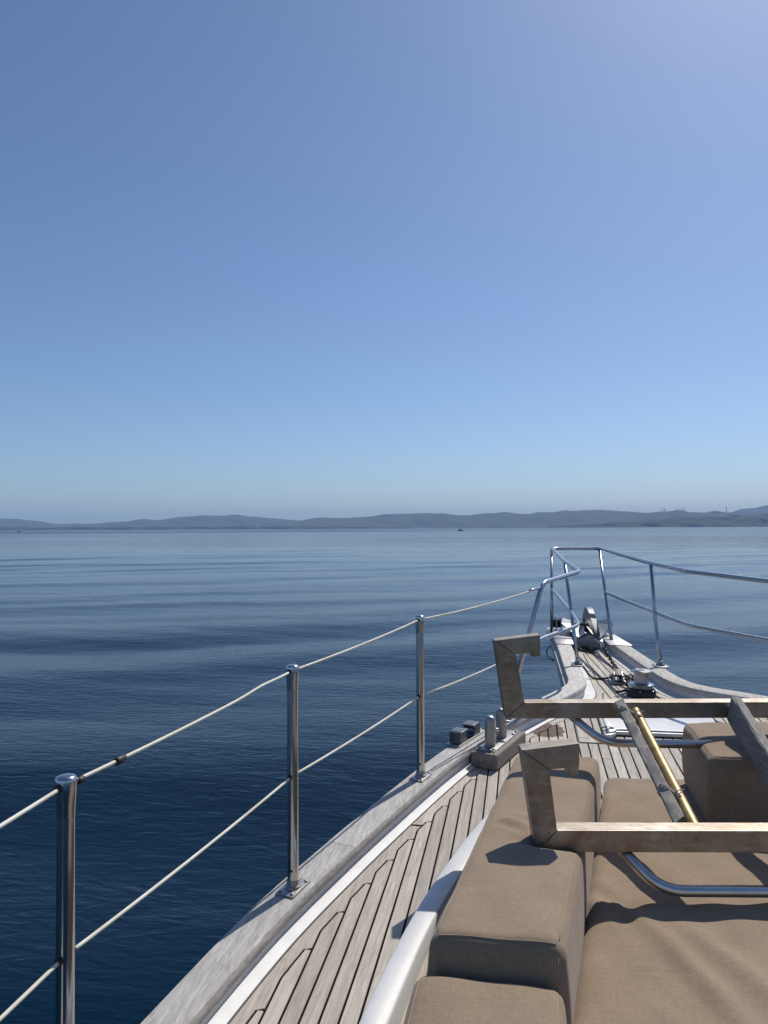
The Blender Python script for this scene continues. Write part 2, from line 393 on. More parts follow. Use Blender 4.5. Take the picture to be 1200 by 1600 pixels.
hill([(800, 822), (900, 816), (970, 810), (1008, 802), (1030, 799.5), (1055, 798.2), (1095, 801), (1125, 800.5), (1150, 801.5), (1300, 806), (1500, 802)], 4900, HM1, 900, 4)
hill([(1080, 812), (1130, 804), (1150, 799), (1165, 796), (1200, 791), (1270, 787), (1400, 792), (1550, 800)], 6600, HM1, 900, 5)
hill([(855, 822.4), (900, 820.5), (960, 817), (1000, 814.5), (1040, 811), (1072, 808.8), (1110, 808), (1150, 806.5), (1200, 804), (1300, 801), (1500, 806)], 3300, HM2, 600, 6)
hill([(-330, 822), (-150, 823), (0, 824.4), (130, 823.6), (300, 823.4), (420, 822.4), (432, 821), (446, 823), (560, 823.6), (640, 824.2)], 4300, HM1, 250, 7)

# ------------------------------------------------------------------ the yacht
yacht = thing('sailing_yacht', 'foredeck of a yacht with weathered teak planks, steel rails and white gunwale strip', 'yacht', W(2.5, .6, 0))

PO = catmull([(.2, -.93), (.8, -.915), (1.25, -.885), (1.58, -.835), (2.04, -.757), (2.48, -.645), (2.79, -.556), (3.12, -.456), (3.44, -.348), (3.76, -.21), (4.15, -.012), (4.45, .15),
              (4.62, .232), (4.74, .258), (4.9, .258), (5.15, .253), (5.7, .241), (6.24, .226)], 10)
SO = catmull([(6.15, .705), (5.956, .737), (5.5, .815), (5.113, .883), (4.86, .94), (4.70, 1.04), (4.52, 1.31), (4.28, 1.58), (3.9, 1.86), (3.2, 2.2), (2.4, 2.5), (1.5, 2.7)], 10)[::-1]

def sweep(path, prof, ssign=1, i0=0, i1=None):
    """prof: list of (offset inboard, height); path: outer edge in (s, n)"""
    P = path[i0:i1]; V, F = [], []; full = {}
    for d, h in prof:
        if d not in full: full[d] = offset(path, ssign*d)[i0:i1]
    for i in range(len(P)):
        for d, h in prof:
            q = full[d][i]; V.append(W(q[0], q[1], h))
    k = len(prof)
    for i in range(len(P)-1):
        for j in range(k):
            F.append((i*k+j, i*k+(j+1) % k, (i+1)*k+(j+1) % k, (i+1)*k+j))
    F.append(tuple(range(k))[::-1]); F.append(tuple(range(len(V)-k, len(V)))); return V, F
CAPW = .110
cap_prof = [(.000, .046), (.001, .069), (.006, .0755), (.030, .0772), (CAPW-.014, .0772), (CAPW-.005, .0745), (CAPW-.001, .067), (CAPW, .052), (CAPW-.004, .044), (CAPW-.03, .040)]
def rail(path, sg, cuts):
    idx = [0]+[int(np.argmin(abs(path[:, 0]-c))) for c in cuts]+[len(path)-1]; idx = sorted(idx)
    for a, b in zip(idx, idx[1:]):
        sub = path[a:b+1].copy()
        # full-curve offsets keep the joints mitred; pull each end back a hair for the joint line
        P = path.copy(); 
        V, F = sweep(P, cap_prof, sg, a, b+1)
        k = len(cap_prof); d = (V[k]-V[0]).normalized()*.0012
        for j in range(k): V[j] = V[j]+d; V[-1-j] = V[-1-j]-d
        o = mesh('toe_rail', V, F, M['teak_rail'], yacht); smooth_by_angle(o, 38)
rail(PO, 1, [2.47, 4.3, 5.78]); rail(SO, -1, [2.4, 4.4, 5.78])
# bulwark under the cap, rubbing strake outside, hull skin below
for path, sg in ((PO, 1), (SO, -1)):
    o = mesh('bulwark', *sweep(path, [(.012, .047), (.098, .042), (.101, -.002), (.095, -.03), (.012, -.03)], sg), M['gel_deck'], yacht); smooth_by_angle(o)
    o = mesh('rubbing_strake', *sweep(path, [(-.020, .030), (-.016, .036), (.011, .036), (.011, -.01), (-.016, -.01), (-.020, -.004)], sg), M['strake'], yacht); smooth_by_angle(o)
    hullp = [(.012, -.012), (.012, -.2), (.07, -.7), (.20, -1.55), (.30, -2.2), (.34, -2.2), (.10, -.7), (.05, -.2), (.05, -.012)]
    hp = []
    V, F = [], []
    offs = {d: offset(path, sg*d) for d, _ in hullp}
    for i in range(len(path)):
        tip = max(0, path[i][0]-4.4)/1.8
        for d, h in hullp:
            q = offs[d][i]; V.append(W(q[0]-tip*max(0, -h)*.55, q[1]+sg*tip*max(0, -h)*.10, h))
    k = len(hullp)
    for i in range(len(path)-1):
        for j in range(k): F.append((i*k+j, i*k+(j+1) % k, (i+1)*k+(j+1) % k, (i+1)*k+j))
    F.append(tuple(range(k))[::-1]); F.append(tuple(range(len(V)-k, len(V))))
    smooth_by_angle(mesh('hull', V, F, M['hull'], yacht))
# white waterway strip beside the planks
def strip_w(path): return np.interp(path[:, 0], [0, 4.2, 4.7, 5.2, 6.3], [.132, .132, .162, .158, .15])
PM = offset(PO, strip_w(PO)); SM = offset(SO, -strip_w(SO))
for path, inner, sg in ((PO, PM, 1), (SO, SM, -1)):
    a = offset(path, sg*.099); V, F = [], []
    for i in range(len(path)):
        e_ = .010+.012*min(1, max(0, (4.3-path[i][0])/1.2)) if sg > 0 else .012; V += [W(a[i][0], a[i][1], e_), W(a[i][0]*.6+inner[i][0]*.4, a[i][1]*.6+inner[i][1]*.4, .45*e_+.003), W(*inner[i], .0055), W(*inner[i], -.02), W(a[i][0], a[i][1], -.02)]
    for i in range(len(path)-1):
        for j in range(5): F.append((i*5+j, i*5+(j+1) % 5, i*5+5+(j+1) % 5, i*5+5+j))
    smooth_by_angle(mesh('waterway', V, F, M['gel_deck'], yacht), 50)

# deck: caulk bed, laid planks nibbed into a margin board
BEND0 = 4.35
def bend(s): return -.11*max(0, s-BEND0)*min(1, max(0, s-BEND0)/.3)
def fcurve(P):
    o = np.argsort(P[:, 0]); return lambda s: float(np.interp(s, P[o, 0], P[o, 1]))
nL, nR = fcurve(PM), fcurve(SM)
S0, S1 = .9, 6.02
ss = np.arange(S0, S1, .02)
V, F = [], []
for s in ss: V += [W(s, nL(s)-.03, 0), W(s, nR(s)+.03, 0), W(s, nR(s)+.03, -.03), W(s, nL(s)-.03, -.03)]
for i in range(len(ss)-1):
    for j in range(4): F.append((i*4+j, i*4+(j+1) % 4, i*4+4+(j+1) % 4, i*4+4+j))
deck = mesh('deck', V, F, M['caulk'], yacht)
PW, GAP, MARG = .0455, .0062, .042
PH = .0036
def strip_plank(name, rows, mt, parent):
    """rows: list of (s, n_left, n_right); a flat piece with eased top edges"""
    V, F = [], []; e = .0009
    for s, a, b in rows: V += [W(s, a, .0005), W(s, a, PH-e), W(s, a+e, PH), W(s, b-e, PH), W(s, b, PH-e), W(s, b, .0005)]
    for i in range(len(rows)-1):
        for j in range(6): F.append((i*6+j, i*6+(j+1) % 6, i*6+6+(j+1) % 6, i*6+6+j))
    F.append(tuple(range(6))[::-1]); F.append(tuple(range(len(V)-6, len(V))))
    return mesh(name, V, F, mt, parent)
fine = np.arange(S0, S1-.04, .01)
Lv = np.array([nL(s)+MARG/math.sqrt(1+((nL(s+.02)-nL(s-.02))/.04)**2)**-1 for s in fine]); Rv = np.array([nR(s)-MARG*1.2 for s in fine])
bv = np.array([bend(s) for s in fine])
Bl = np.full(len(fine), 9.0); Br = np.full(len(fine), -9.0)
k0 = math.floor((-.95)/PW)
for k in range(k0, int(2.3/PW)):
    n0 = k*PW+.027+bv; n1 = n0+PW
    lo = np.maximum(n0, Lv); hi = np.minimum(n1, Rv)
    ok = (lo <= n0+PW*.55) & (hi >= n1-PW*.55) & (hi-lo > .012)
    i = 0
    while i < len(fine):
        if not ok[i]: i += 1; continue
        j = i
        while j+1 < len(fine) and ok[j+1]: j += 1
        if fine[j]-fine[i] > .10:
            ids = np.arange(i, j+1)
            Bl[ids] = np.minimum(Bl[ids], lo[ids]); Br[ids] = np.maximum(Br[ids], hi[ids])
            # keep only rows that matter (start, end, changing edges, bend)
            keep = [q for q in ids if q in (i, j) or lo[q] > n0[q]+1e-6 or (q+1 <= j and lo[q+1] > n0[q+1]+1e-6) or (hi[q] < n1[q]-1e-6) or (fine[q] > BEND0-.05 and q % 4 == 0) or q % 25 == 0]
            rows = [(fine[q], lo[q]+GAP/2, hi[q]-GAP/2) for q in keep]
            # butt joints now and then
            cutat = None
            if len(rows) > 6 and k % 3 == 1: cutat = rng.uniform(2.2, 5.0)
            if cutat and rows[0][0]+.4 < cutat < rows[-1][0]-.4 and nL(cutat) < rows[0][1]-.2:
                def at(sv):
                    A = np.array(rows); return (sv, np.interp(sv, A[:, 0], A[:, 1]), np.interp(sv, A[:, 0], A[:, 2]))
                strip_plank('plank', [r for r in rows if r[0] < cutat-.004]+[at(cutat-.002)], M['teak'], deck)
                strip_plank('plank', [at(cutat+.002)]+[r for r in rows if r[0] > cutat+.004], M['teak'], deck)
            else: strip_plank('plank', rows, M['teak'], deck)
        i = j+1
def margin(B, edge, sign, joints):
    cur = []
    for q in range(len(fine)):
        if abs(B[q]) > 5: continue
        e = edge(fine[q])
        a, b = (e+GAP*.7, B[q]-GAP/2) if sign > 0 else (B[q]+GAP/2, e-GAP*.7)
        if b-a < .006: continue
        if any(abs(fine[q]-jt) < .0051 for jt in joints):
            if len(cur) > 2: strip_plank('margin_board', cur, M['teak'], deck)
            cur = [(fine[q]+.004, a, b)]; continue
        cur.append((fine[q], a, b))
    if len(cur) > 2: strip_plank('margin_board', cur, M['teak'], deck)
margin(Bl, nL, 1, [1.62, 2.81, 4.42, 5.3]); margin(Br, nR, -1, [2.2, 3.6, 4.8])

# white coaming at the foot of the sunbed
co = catmull([(.9, -.405), (1.3, -.388), (1.76, -.354), (2.16, -.304), (2.56, -.226), (2.86, -.150), (3.02, -.09)], 8)
ci = catmull([(.9, -.334), (1.3, -.321), (1.63, -.299), (2.10, -.249), (2.56, -.158), (2.86, -.075), (3.03, -.04)], 8)
V, F = [], []
for i in range(len(co)):
    t = min(1, max(0, (3.0-co[i][0])/1.3)); hh = .022+.055*t
    for u, h in ((0, .004), (.015, hh*.72), (.05, hh*.92), (.12, hh), (.4, hh*1.01), (.93, hh*1.02), (1.0, hh*.96), (1.0, .004)):
        q = co[i]*(1-u)+ci[i]*u; V.append(W(q[0], q[1], h))
for i in range(len(co)-1):
    for j in range(8): F.append((i*8+j, i*8+(j+1) % 8, i*8+8+(j+1) % 8, i*8+8+j))
F.append(tuple(range(8))[::-1]); F.append(tuple(range(len(V)-8, len(V))))
smooth_by_angle(mesh('coaming', V, F, M['gel'], yacht), 60)
# plinth under the cushions
mesh('plinth', *join(prism([W(.9, -.16, .01), W(2.3, -.02, .01), W(2.75, .20, .01), W(2.75, 1.3, .01), W(.9, 1.3, .01)], (0, 0, .055))), M['gel'], yacht)

# stanchions
def on_rail(s):
    mid = offset(PO, CAPW*.46); i = int(np.argmin(abs(mid[:, 0]-s))); d = mid[min(i+1, len(mid)-1)]-mid[i-1]; d /= np.linalg.norm(d)
    return mid[i], Vector((d[1], d[0], RISE)).normalized()
stan = []
for s, n in ((.40, -.868), (1.272, -.815), (2.170, -.665), (3.078, -.410)):
    c, d = on_rail(s); b = W(s, n, .078); side = d.cross(Vector((0, 0, 1))).normalized(); upv = side.cross(d)
    st = mesh('stanchion', *tube([b+Vector((0, 0, z)) for z in (0.002, .2, .4, .585)], .0162, 24), M['steel'], yacht, True); smooth_by_angle(st)
    hd = mesh('stanchion_head', *lathe([(.0164, 0), (.0168, .010), (.0176, .024), (.0186, .038), (.0190, .050), (.0190, .064), (.0182, .0685), (.0155, .0715), (.009, .0735), (.0015, .074)], b+Vector((0, 0, .575)), seg=24), M['steel'], st); smooth_by_angle(hd, 50)
    bp = mesh('base_plate', *box(b+upv*.001, d, side, upv, .050, .030, .0045, .0015), M['steel_dull'], st); smooth_by_angle(bp)
    so_ = mesh('socket', *lathe([(.0235, 0), (.0225, .006), (.0185, .010), (.0178, .024)], b+Vector((0, 0, .004)), seg=20), M['steel_dull'], st); smooth_by_angle(so_)
    for a in (-1, 1):
        for e in (-1, 1):
            mesh('bolt', *lathe([(.0058, 0), (.0058, .003), (.003, .005)], b+upv*.005+d*a*.040+side*e*.021, upv, 10), M['steel_dull'], st, True)
    wd = d
    for hz in (.630, .325):
        for e in (-1, 1):
            mesh('grommet', *lathe([(.0075, -.004), (.0085, 0), (.0075, .004)], b+Vector((0, 0, hz))+wd*e*(.0175 if hz < .5 else .0195), wd, 12), M['rubber'], st, True)
    mesh('drain_hole', *lathe([(.004, 0), (.004, .001)], b+Vector((0, 0, .056))+(-Vector((s*0, 1, 0))*.0160).normalized()*.0158+side*0, Vector((0, -1, 0)), 10), M['rubber'], st)
    stan.append((b, d))
# lifelines
WR = .0037
def sag(a, b, d, n=14, kink=None):
    out = []
    for i in range(n+1):
        t = i/n; p = a.lerp(b, t); p = p-Vector((0, 0, d*4*t*(1-t)))
        if kink: p = p+Vector((0, 0, kink[1]*math.exp(-((t-kink[0])/.09)**2)))
        out.append(p)
    return out
for hz, end in ((.630, W(4.160, .098, .706)), (.325, W(4.048, .012, .398))):
    pts = [b+Vector((0, 0, hz)) for b, d in stan]+[end]
    for i, (a, b) in enumerate(zip(pts, pts[1:])):
        kk = None
        if hz > .5: kk = {1: (.80, .005)}.get(i)
        path = sag(a, b, .006 if i < 3 else .012, 20, kk)
        wo = mesh('lifeline', *tube(path, WR, 10), M['wire'], yacht, True)
        if hz > .5 and i == 1:
            for t, rr, ln in ((.158, .0085, .010), (.165, .0070, .013), (.040, .0075, .009)):
                q = a.lerp(b, t); d = (b-a).normalized(); mesh('tape_wrap', *lathe([(rr*.8, -ln), (rr, -ln*.5), (rr, ln*.5), (rr*.8, ln)], q-Vector((0, 0, .004)), d, 12), M['rubber'], wo, True)
        if i == 3:
            d = (path[-1]-path[-6]).normalized(); e = path[-1]
            mesh('end_fitting', *tube([e-d*.16, e-d*.10, e-d*.095, e-d*.03, e-d*.02, e], .006, 10, rf=lambda u: .0075 if u < .5 else .0055), M['steel'], wo, True)

# pulpit
pulpit = mesh('pulpit', *tube(fillet([W(3.95, -.085, .082), W(4.150, .100, .728), W(4.754, .336, .725), W(5.405, .282, .725), W(6.52, .240, .725), W(6.53, .62, .725), W(5.286, .829, .725), W(4.783, .959, .725),
                                       W(4.328, 1.266, .725), W(4.02, 1.50, .725), W(3.86, 1.80, .082)], .07, 8), .0128, 16), M['pulpit'], yacht, True)
PR = .0112
for nm, P in (('mid_rail', [W(6.38, .231, .405), W(5.27, .315, .405), W(4.742, .330, .405), W(4.302, .094, .405), W(4.05, .010, .400)]),
              ('mid_rail', [W(6.24, .634, .405), W(5.268, .855, .405), W(4.784, .973, .405), W(4.392, 1.28, .405), W(3.94, 1.648, .405)]),
              ('post', [W(6.235, .222, .078), W(6.525, .238, .72)]), ('post', [W(5.139, .346, .08), W(5.27, .316, .40), W(5.40, .284, .72)]),
              ('post', [W(5.985, .650, .078), W(6.25, .636, .40), W(6.525, .622, .72)]), ('post', [W(5.163, .862, .08), W(5.268, .853, .33), W(5.286, .830, .72)])):
    mesh(nm, *tube(fillet(P, .09, 6), PR if nm == 'mid_rail' else .0122, 14), M['pulpit'], pulpit, True)
for s, n, dv in ((5.139, .346, (0, 1)), (5.163, .862, (-.17, 1)), (3.95, -.085, (.45, 1)), (3.86, 1.80, (-.6, 1))):
    d = Vector((dv[0], dv[1], RISE)).normalized(); sd = d.cross(Vector((0, 0, 1))).normalized(); b = W(s, n, .081); u = sd.cross(d)
    smooth_by_angle(mesh('foot_plate', *join(box(b, d, sd, u, .045, .040, .004, .001), lathe([(.032, 0), (.028, .008), (.017, .018), (.015, .03)], b+Vector((0, 0, .003)), seg=18)), M['steel_dull'], pulpit))
    for a in (-1, 1):
        for e in (-1, 1): mesh('bolt', *lathe([(.006, 0), (.006, .003), (.003, .005)], b+u*.004+d*a*.036+sd*e*.031, u, 8), M['steel_dull'], pulpit, True)

# stainless caps on the bow, cross beam, bow roller cheeks
def flat_plate(P, h0, t): return prism([W(a, b, h0) for a, b in P], (0, 0, t), .0012)
smooth_by_angle(mesh('bow_plate', *flat_plate([(5.80, .236), (6.30, .215), (6.30, .36), (5.80, .365)], .0785, .004), M['steel_dull'], yacht))
smooth_by_angle(mesh('bow_plate', *flat_plate([(5.80, .615), (6.30, .565), (6.20, .70), (5.80, .775)], .0785, .004), M['steel_dull'], yacht))
smooth_by_angle(mesh('stem_beam', *box(W(6.12, .47, .035), (1, -.05, 0), (.05, 1, 0), (0, 0, 1), .145, .05, .04, .006), M['teak_rail'], yacht))
smooth_by_angle(mesh('stem_box', *box(W(6.02, .435, .008), (1, -.05, 0), (.05, 1, 0), (0, 0, 1), .055, .030, .016, .003), M['dark_paint_shade'], yacht))
br = mesh('bow_roller', *box(W(6.42, .40, .06), (1, 0, 0), (0, 1, 0), (0, 0, 1), .21, .16, .012, .004), M['steel_dull'], yacht); smooth_by_angle(br)
def cheek(n, s0, hgt, ln, t=.007):
    prof = [(0, 0), (ln*.25, hgt*.75), (ln*.45, hgt), (ln*.62, hgt*.96), (ln*.8, hgt*.6), (ln, .0)]
    return prism([W(s0+a, n, .07+b) for a, b in prof], (t, 0, 0), .0015)
for n, s0, hg in ((.225, 6.28, .115), (.262, 6.30, .125), (.300, 6.30, .125), (.405, 6.24, .13), (.545, 6.24, .10)):
    smooth_by_angle(mesh('cheek_plate', *cheek(n, s0, hg, .22), M['steel'], br))
for n in (.246, .285):
    smooth_by_angle(mesh('sheave', *lathe([(.030, -.012), (.042, -.011), (.034, 0), (.042, .011), (.030, .012)], W(6.40, n, .13), (1, 0, 0), 20), M['rubber'], br))
smooth_by_angle(mesh('sheave', *lathe([(.04, -.045), (.025, 0), (.04, .045)], W(6.40, .475, .10), (1, 0, 0), 20), M['rubber'], br))
# eye fitting outside the port bow
mesh('bow_eye', *tube(fillet([W(6.05, .225, .03), W(6.02, .17, .0), W(5.98, .17, -.05), W(5.96, .23, -.08)], .05, 5), .009, 10), M['steel'], yacht, True)

# windlass
wc = W(4.72, .678, .006)
wl = mesh('windlass', *lathe([(.080, 0), (.083, .004), (.082, .030), (.074, .040), (.068, .046)], wc, seg=28), M['rubber'], yacht); smooth_by_angle(wl)
smooth_by_angle(mesh('gypsy_collar', *lathe([(.070, 0), (.074, .006), (.058, .014), (.074, .022), (.066, .027), (.046, .030)], wc+Vector((0, 0, .044)), seg=28), M['steel'], wl))
smooth_by_angle(mesh('drum', *lathe([(.046, 0), (.042, .010), (.0405, .03), (.0415, .055), (.046, .064)], wc+Vector((0, 0, .070)), seg=28), M['steel_dull'], wl))
smooth_by_angle(mesh('drum_flange', *lathe([(.046, 0), (.060, .004), (.061, .010), (.056, .014), (.020, .015), (.018, .010), (.002, .010)], wc+Vector((0, 0, .132)), seg=32), M['steel_dull'], wl))
mesh('clutch_lever', *tube([wc+Vector((-.07, .0, .030)), wc+Vector((-.12, -.02, .022)), wc+Vector((-.15, -.03, .020))], .007, 10), M['rubber'], wl, True)
for a in range(6):
    th = a*math.pi/3+.3
    mesh('base_bolt', *lathe([(.007, 0), (.007, .004), (.004, .006)], wc+Vector((math.cos(th)*.076, math.sin(th)*.076, .032)), seg=8), M['steel'], wl, True)
# chain stopper
cs = W(5.02, .575, .007)
st = mesh('chain_stopper', *box(cs+Vector((0, 0, .006)), (1, .1, 0), (-.1, 1, .05), (0, 0, 1), .048, .065, .006, .002), M['steel_dull'], yacht); smooth_by_angle(st)
for e in (-1, 1):
    smooth_by_angle(mesh('stopper_cheek', *prism([cs+Vector((e*.024, y, z)) for y, z in ((-.055, .012), (-.045, .05), (-.005, .068), (.03, .05), (.055, .012))], (.008, 0, 0), .0015), M['steel_dull'], st))
smooth_by_angle(mesh('stopper_pawl', *box(cs+Vector((.002, -.005, .058)), (1, 0, 0), (0, 1, .35), (0, -.35, 1), .02, .04, .007, .002), M['rubber'], st))
for e in (-1, 1): mesh('stopper_pin', *lathe([(.008, -.012), (.008, .012)], cs+Vector((e*.036, -.005, .038)), (1, 0, 0), 12), M['steel'], st, True)

# mooring bitts on their block, port side
bd = Vector((.36, 1, RISE)).normalized(); bs = bd.cross(Vector((0, 0, 1))).normalized(); bu = bs.cross(bd)
bc = W(3.575, -.112, .040)
bitt = mesh('mooring_bitt', *box(bc, bd, bs, bu, .185, .062, .034, .008), M['teak_block'], yacht)
smooth_by_angle(mesh('bitt_plate', *box(bc+bu*.037-bs*.004, bd, bs, bu, .155, .042, .003, .001), M['steel_dull'], bitt))
for k, (s, n) in enumerate(((3.492, -.150), (3.618, -.104))):
    b = W(s, n, .078)
    ps = mesh('bollard', *lathe([(.0245, 0), (.0245, .108), (.0235, .120), (.0195, .129), (.011, .134), (.002, .1355)], b, seg=24), M['steel_dull'], bitt); smooth_by_angle(ps, 50)
    pv = Vector((.93, -.36, 0))
    mesh('cross_pin', *lathe([(.006, -.040), (.0078, -.038), (.0078, .038), (.006, .040)], b+Vector((0, 0, .075)), pv, 12), M['steel'], bitt, True)
for a in (-.14, -.02, .10, .14):
    for e in (-1, 1):
        mesh('bolt', *lathe([(.0075, 0), (.0075, .004), (.004, .007)], bc+bu*.040-bs*.004+bd*a+bs*e*.034, bu, 8), M['steel_dull'], bitt, True)

# two-jaw fairlead on the port rail
fb, fd = on_rail(3.56); fs = fd.cross(Vector((0, 0, 1))).normalized(); fu = fs.cross(fd)
f0 = W(3.575, -.268, .080)
fl = mesh('fairlead', *box(f0, fd, fs, fu, .125, .034, .004, .001), M['steel_dull'], yacht); smooth_by_angle(fl)
for e in (-1, 1):
    prof = [(.098, 0), (.098, .048), (.090, .053), (.028, .053), (.022, .048), (.038, .042), (.047, .030), (.043, .017), (.030, .007), (.022, 0)]
    pp = [f0+fd*(e*a)+fu*(.004+b)-fs*.030 for a, b in prof]
    smooth_by_angle(mesh('fairlead_jaw', *prism(pp, fs*.060, .0012), M['steel_dark'], fl), 12)

# white deck hatch with its teak surround
def rrect(s0, s1, n0, n1, r, k=6):
    out = []
    for cs_, cn, a0 in ((s0+r, n0+r, 180), (s0+r, n1-r, 90), (s1-r, n1-r, 0), (s1-r, n0+r, 270)):
        for i in range(k+1):
            a = R(a0-90*i/k) if False else R(a0 - 90*i/k)
            out.append((cs_+r*math.cos(a), cn+r*math.sin(a)))
    return out
hb = mesh('hatch', *prism([W(a, b, .0045) for a, b in rrect(3.885, 4.46, .325, 1.02, .06)], (0, 0, .022), .005), M['gel'], yacht); smooth_by_angle(hb, 40)
smooth_by_angle(mesh('hatch_lid', *prism([W(a, b, .028) for a, b in rrect(3.91, 4.435, .35, .995, .05)], (0, 0, .007), .003), M['gel'], hb), 40)
mesh('hatch_gasket', *prism([W(a, b, .003) for a, b in rrect(3.878, 4.467, .318, 1.027, .065)], (0, 0, .006)), M['caulk'], hb)
for (a0, a1, b0, b1) in ((3.820, 3.875, .26, 1.08), (3.82, 4.53, .262, .312)):
    pass
for a0, a1, b0, b1 in ((3.815, 3.874, .262, .66), (3.815, 3.874, .664, 1.09), (3.878, 4.53, .262, .314)):
    mesh('hatch_surround', *prism([W(a0, b0, .004), W(a0, b1, .004), W(a1, b1, .004), W(a1, b0, .004)], (0, 0, .0055), .0012), M['teak'], hb)
hl = W(3.965, .405, .036)
smooth_by_angle(mesh('hatch_latch', *join(box(hl+Vector((0, 0, .004)), (1, 0, 0), (0, 1, 0), (0, 0, 1), .032, .008, .004, .0015), box(hl+Vector((.002, -.022, .006)), (.15, 1, 0), (1, -.15, 0), (0, 0, 1), .024, .006, .004, .0015), lathe([(.010, 0), (.010, .012), (.004, .014)], hl, seg=14)), M['steel_dull'], hb))

# ------------------------------------------------------------------ anchor, chain, cords
an = thing('anchor', 'polished steel plough anchor stowed on the bow roller', 'anchor', W(6.3, .5, .10))
sh = [(5.93, .552, .095), (5.98, .545, .125), (6.16, .525, .205), (6.25, .515, .232), (6.33, .506, .232), (6.42, .497, .20), (6.52, .488, .13)]
shp = catmull(sh, 6); V, F = [], []
for i, (s, n, h) in enumerate(shp):
    t = i/(len(shp)-1); hw = .010+.012*math.sin(t*math.pi); dp = .014+.034*math.sin(min(1, t*1.25)*math.pi*.9)
    a = shp[min(i+1, len(shp)-1)]-shp[max(i-1, 0)]; a /= np.linalg.norm(a); nx, nz = -a[2], a[0]
    for e, g in ((-1, -1), (1, -1), (1, 1), (-1, 1)):
        V.append(W(s+nx*g*dp, n+e*hw, h+nz*g*dp))
for i in range(len(shp)-1):
    for j in range(4): F.append((i*4+j, i*4+(j+1) % 4, i*4+4+(j+1) % 4, i*4+4+j))
F += [(3, 2, 1, 0), tuple(range(len(V)-4, len(V)))]
smooth_by_angle(mesh('shank', V, F, M['steel_dark'], an), 40)
for e in (-1, 1):
    P = [(6.45, .49, .12), (6.10, .49+e*.030, .10), (6.02, .49+e*.080, .088), (6.20, .49+e*.195, .165), (6.30, .49+e*.180, .19), (6.62, .49+e*.09, .10), (6.85, .49, -.14)]
    V = [W(*q) for q in P]; V += [v+Vector((0, .004, -.010)) for v in V]; k = len(P)
    F = [(0, 1, 2), (0, 2, 3), (0, 3, 4), (0, 4, 5), (0, 5, 6)]; F += [tuple(q+k for q in f[::-1]) for f in F]
    F += [(i, (i+1) % k, (i+1) % k+k, i+k) for i in range(k)]
    mesh('fluke', V, F, M['steel_dull'], an)
smooth_by_angle(mesh('shackle', *join(tube(fillet([W(5.96, .530, .095), W(5.90, .532, .088), W(5.885, .556, .085), W(5.90, .578, .088), W(5.955, .572, .095)], .02, 5), .0075, 10), lathe([(.008, -.03), (.008, .03)], W(5.945, .551, .095), (1, 0, 0), 10)), M['steel'], an))
smooth_by_angle(mesh('swivel', *lathe([(.010, 0), (.016, .008), (.016, .045), (.011, .055), (.008, .07)], W(5.80, .568, .073), (-.1, 1, .17), 14), M['steel'], an))

ch = thing('anchor_chain', 'dark galvanised anchor chain running from the anchor down to the windlass', 'chain', W(5.3, .61, .01))
# one link
t_, tw = .0165, .0100
ring = [Vector((math.cos(a)*tw, math.sin(a)*tw+(t_*.55 if math.sin(a) > 0 else -t_*.55), 0)) for a in np.linspace(0, 2*math.pi, 13)[:-1]]
V, F = [], []
for i, p in enumerate(ring):
    tng = (ring[(i+1) % 12]-ring[i-1]).normalized(); q = tng.cross(Vector((0, 0, 1)))
    for j in range(6):
        th = j*math.pi/3; V.append(p+(q*math.cos(th)+Vector((0, 0, 1))*math.sin(th))*.0042)
for i in range(12):
    for j in range(6): F.append((i*6+j, i*6+(j+1) % 6, ((i+1) % 12)*6+(j+1) % 6, ((i+1) % 12)*6+j))
link_me = bpy.data.meshes.new('link'); link_me.from_pydata(V, [], F); link_me.materials.append(M['cap_iron']); link_me.shade_smooth()
cp = catmull([(5.80, .568, .072), (5.6, .585, .045), (5.4, .605, .024), (5.2, .622, .018), (5.08, .600, .040), (4.98, .590, .040), (4.88, .620, .022), (4.80, .650, .030)], 24)
cp2 = catmull([(4.80, .72, .03), (4.92, .73, .018), (5.06, .70, .018), (5.14, .66, .018), (5.05, .64, .018), (4.95, .66, .02), (4.90, .63, .035)], 24)
for path in (cp, cp2):
    Pw = [W(*q) for q in path]; acc = 0; last = 0; alt = 0
    for i in range(1, len(Pw)):
        acc += (Pw[i]-Pw[i-1]).length
        if acc-last >= .0285:
            last = acc; alt += 1; d = (Pw[i]-Pw[i-1]).normalized()
            o = bpy.data.objects.new('link', link_me); COL.objects.link(o); o.parent = ch
            q = d.to_track_quat('Y', 'Z').to_matrix().to_4x4() @ Matrix.Rotation(math.pi/2*(alt % 2)+.35, 4, 'Y')
            q.translation = Pw[i]-BASE[ch.name]; o.matrix_local = q
o = mesh('cord', *tube(catmull([W(5.14, .33, .10), W(5.11, .37, .082), W(5.09, .43, .014), W(5.07, .50, .013), W(5.05, .56, .03), W(5.03, .60, .06), W(5.06, .66, .02), W(5.04, .74, .012)], 8), .0065, 8), M['rubber'], base=W(5.1, .5, .01), smooth=True)
tag(o, 'thin black cord stretched from the port rail across the foredeck to the chain stopper', 'cord')
o = mesh('strap', *join(tube(catmull([W(5.96, .39, .05), W(5.93, .42, .018), W(5.90, .455, .016), W(5.88, .49, .018), W(5.90, .52, .022), W(5.93, .535, .028), W(5.95, .52, .022), W(5.93, .50, .018), W(5.89, .49, .018)], 7), .0065, 8), tube(catmull([W(5.98, .40, .02), W(5.94, .44, .03), W(5.91, .48, .03), W(5.885, .50, .014)], 6), .006, 8)), M['rubber'], base=W(5.92, .46, .01), smooth=True)
tag(o, 'short black rubber strap lying curled on the planks just behind the bow', 'strap')

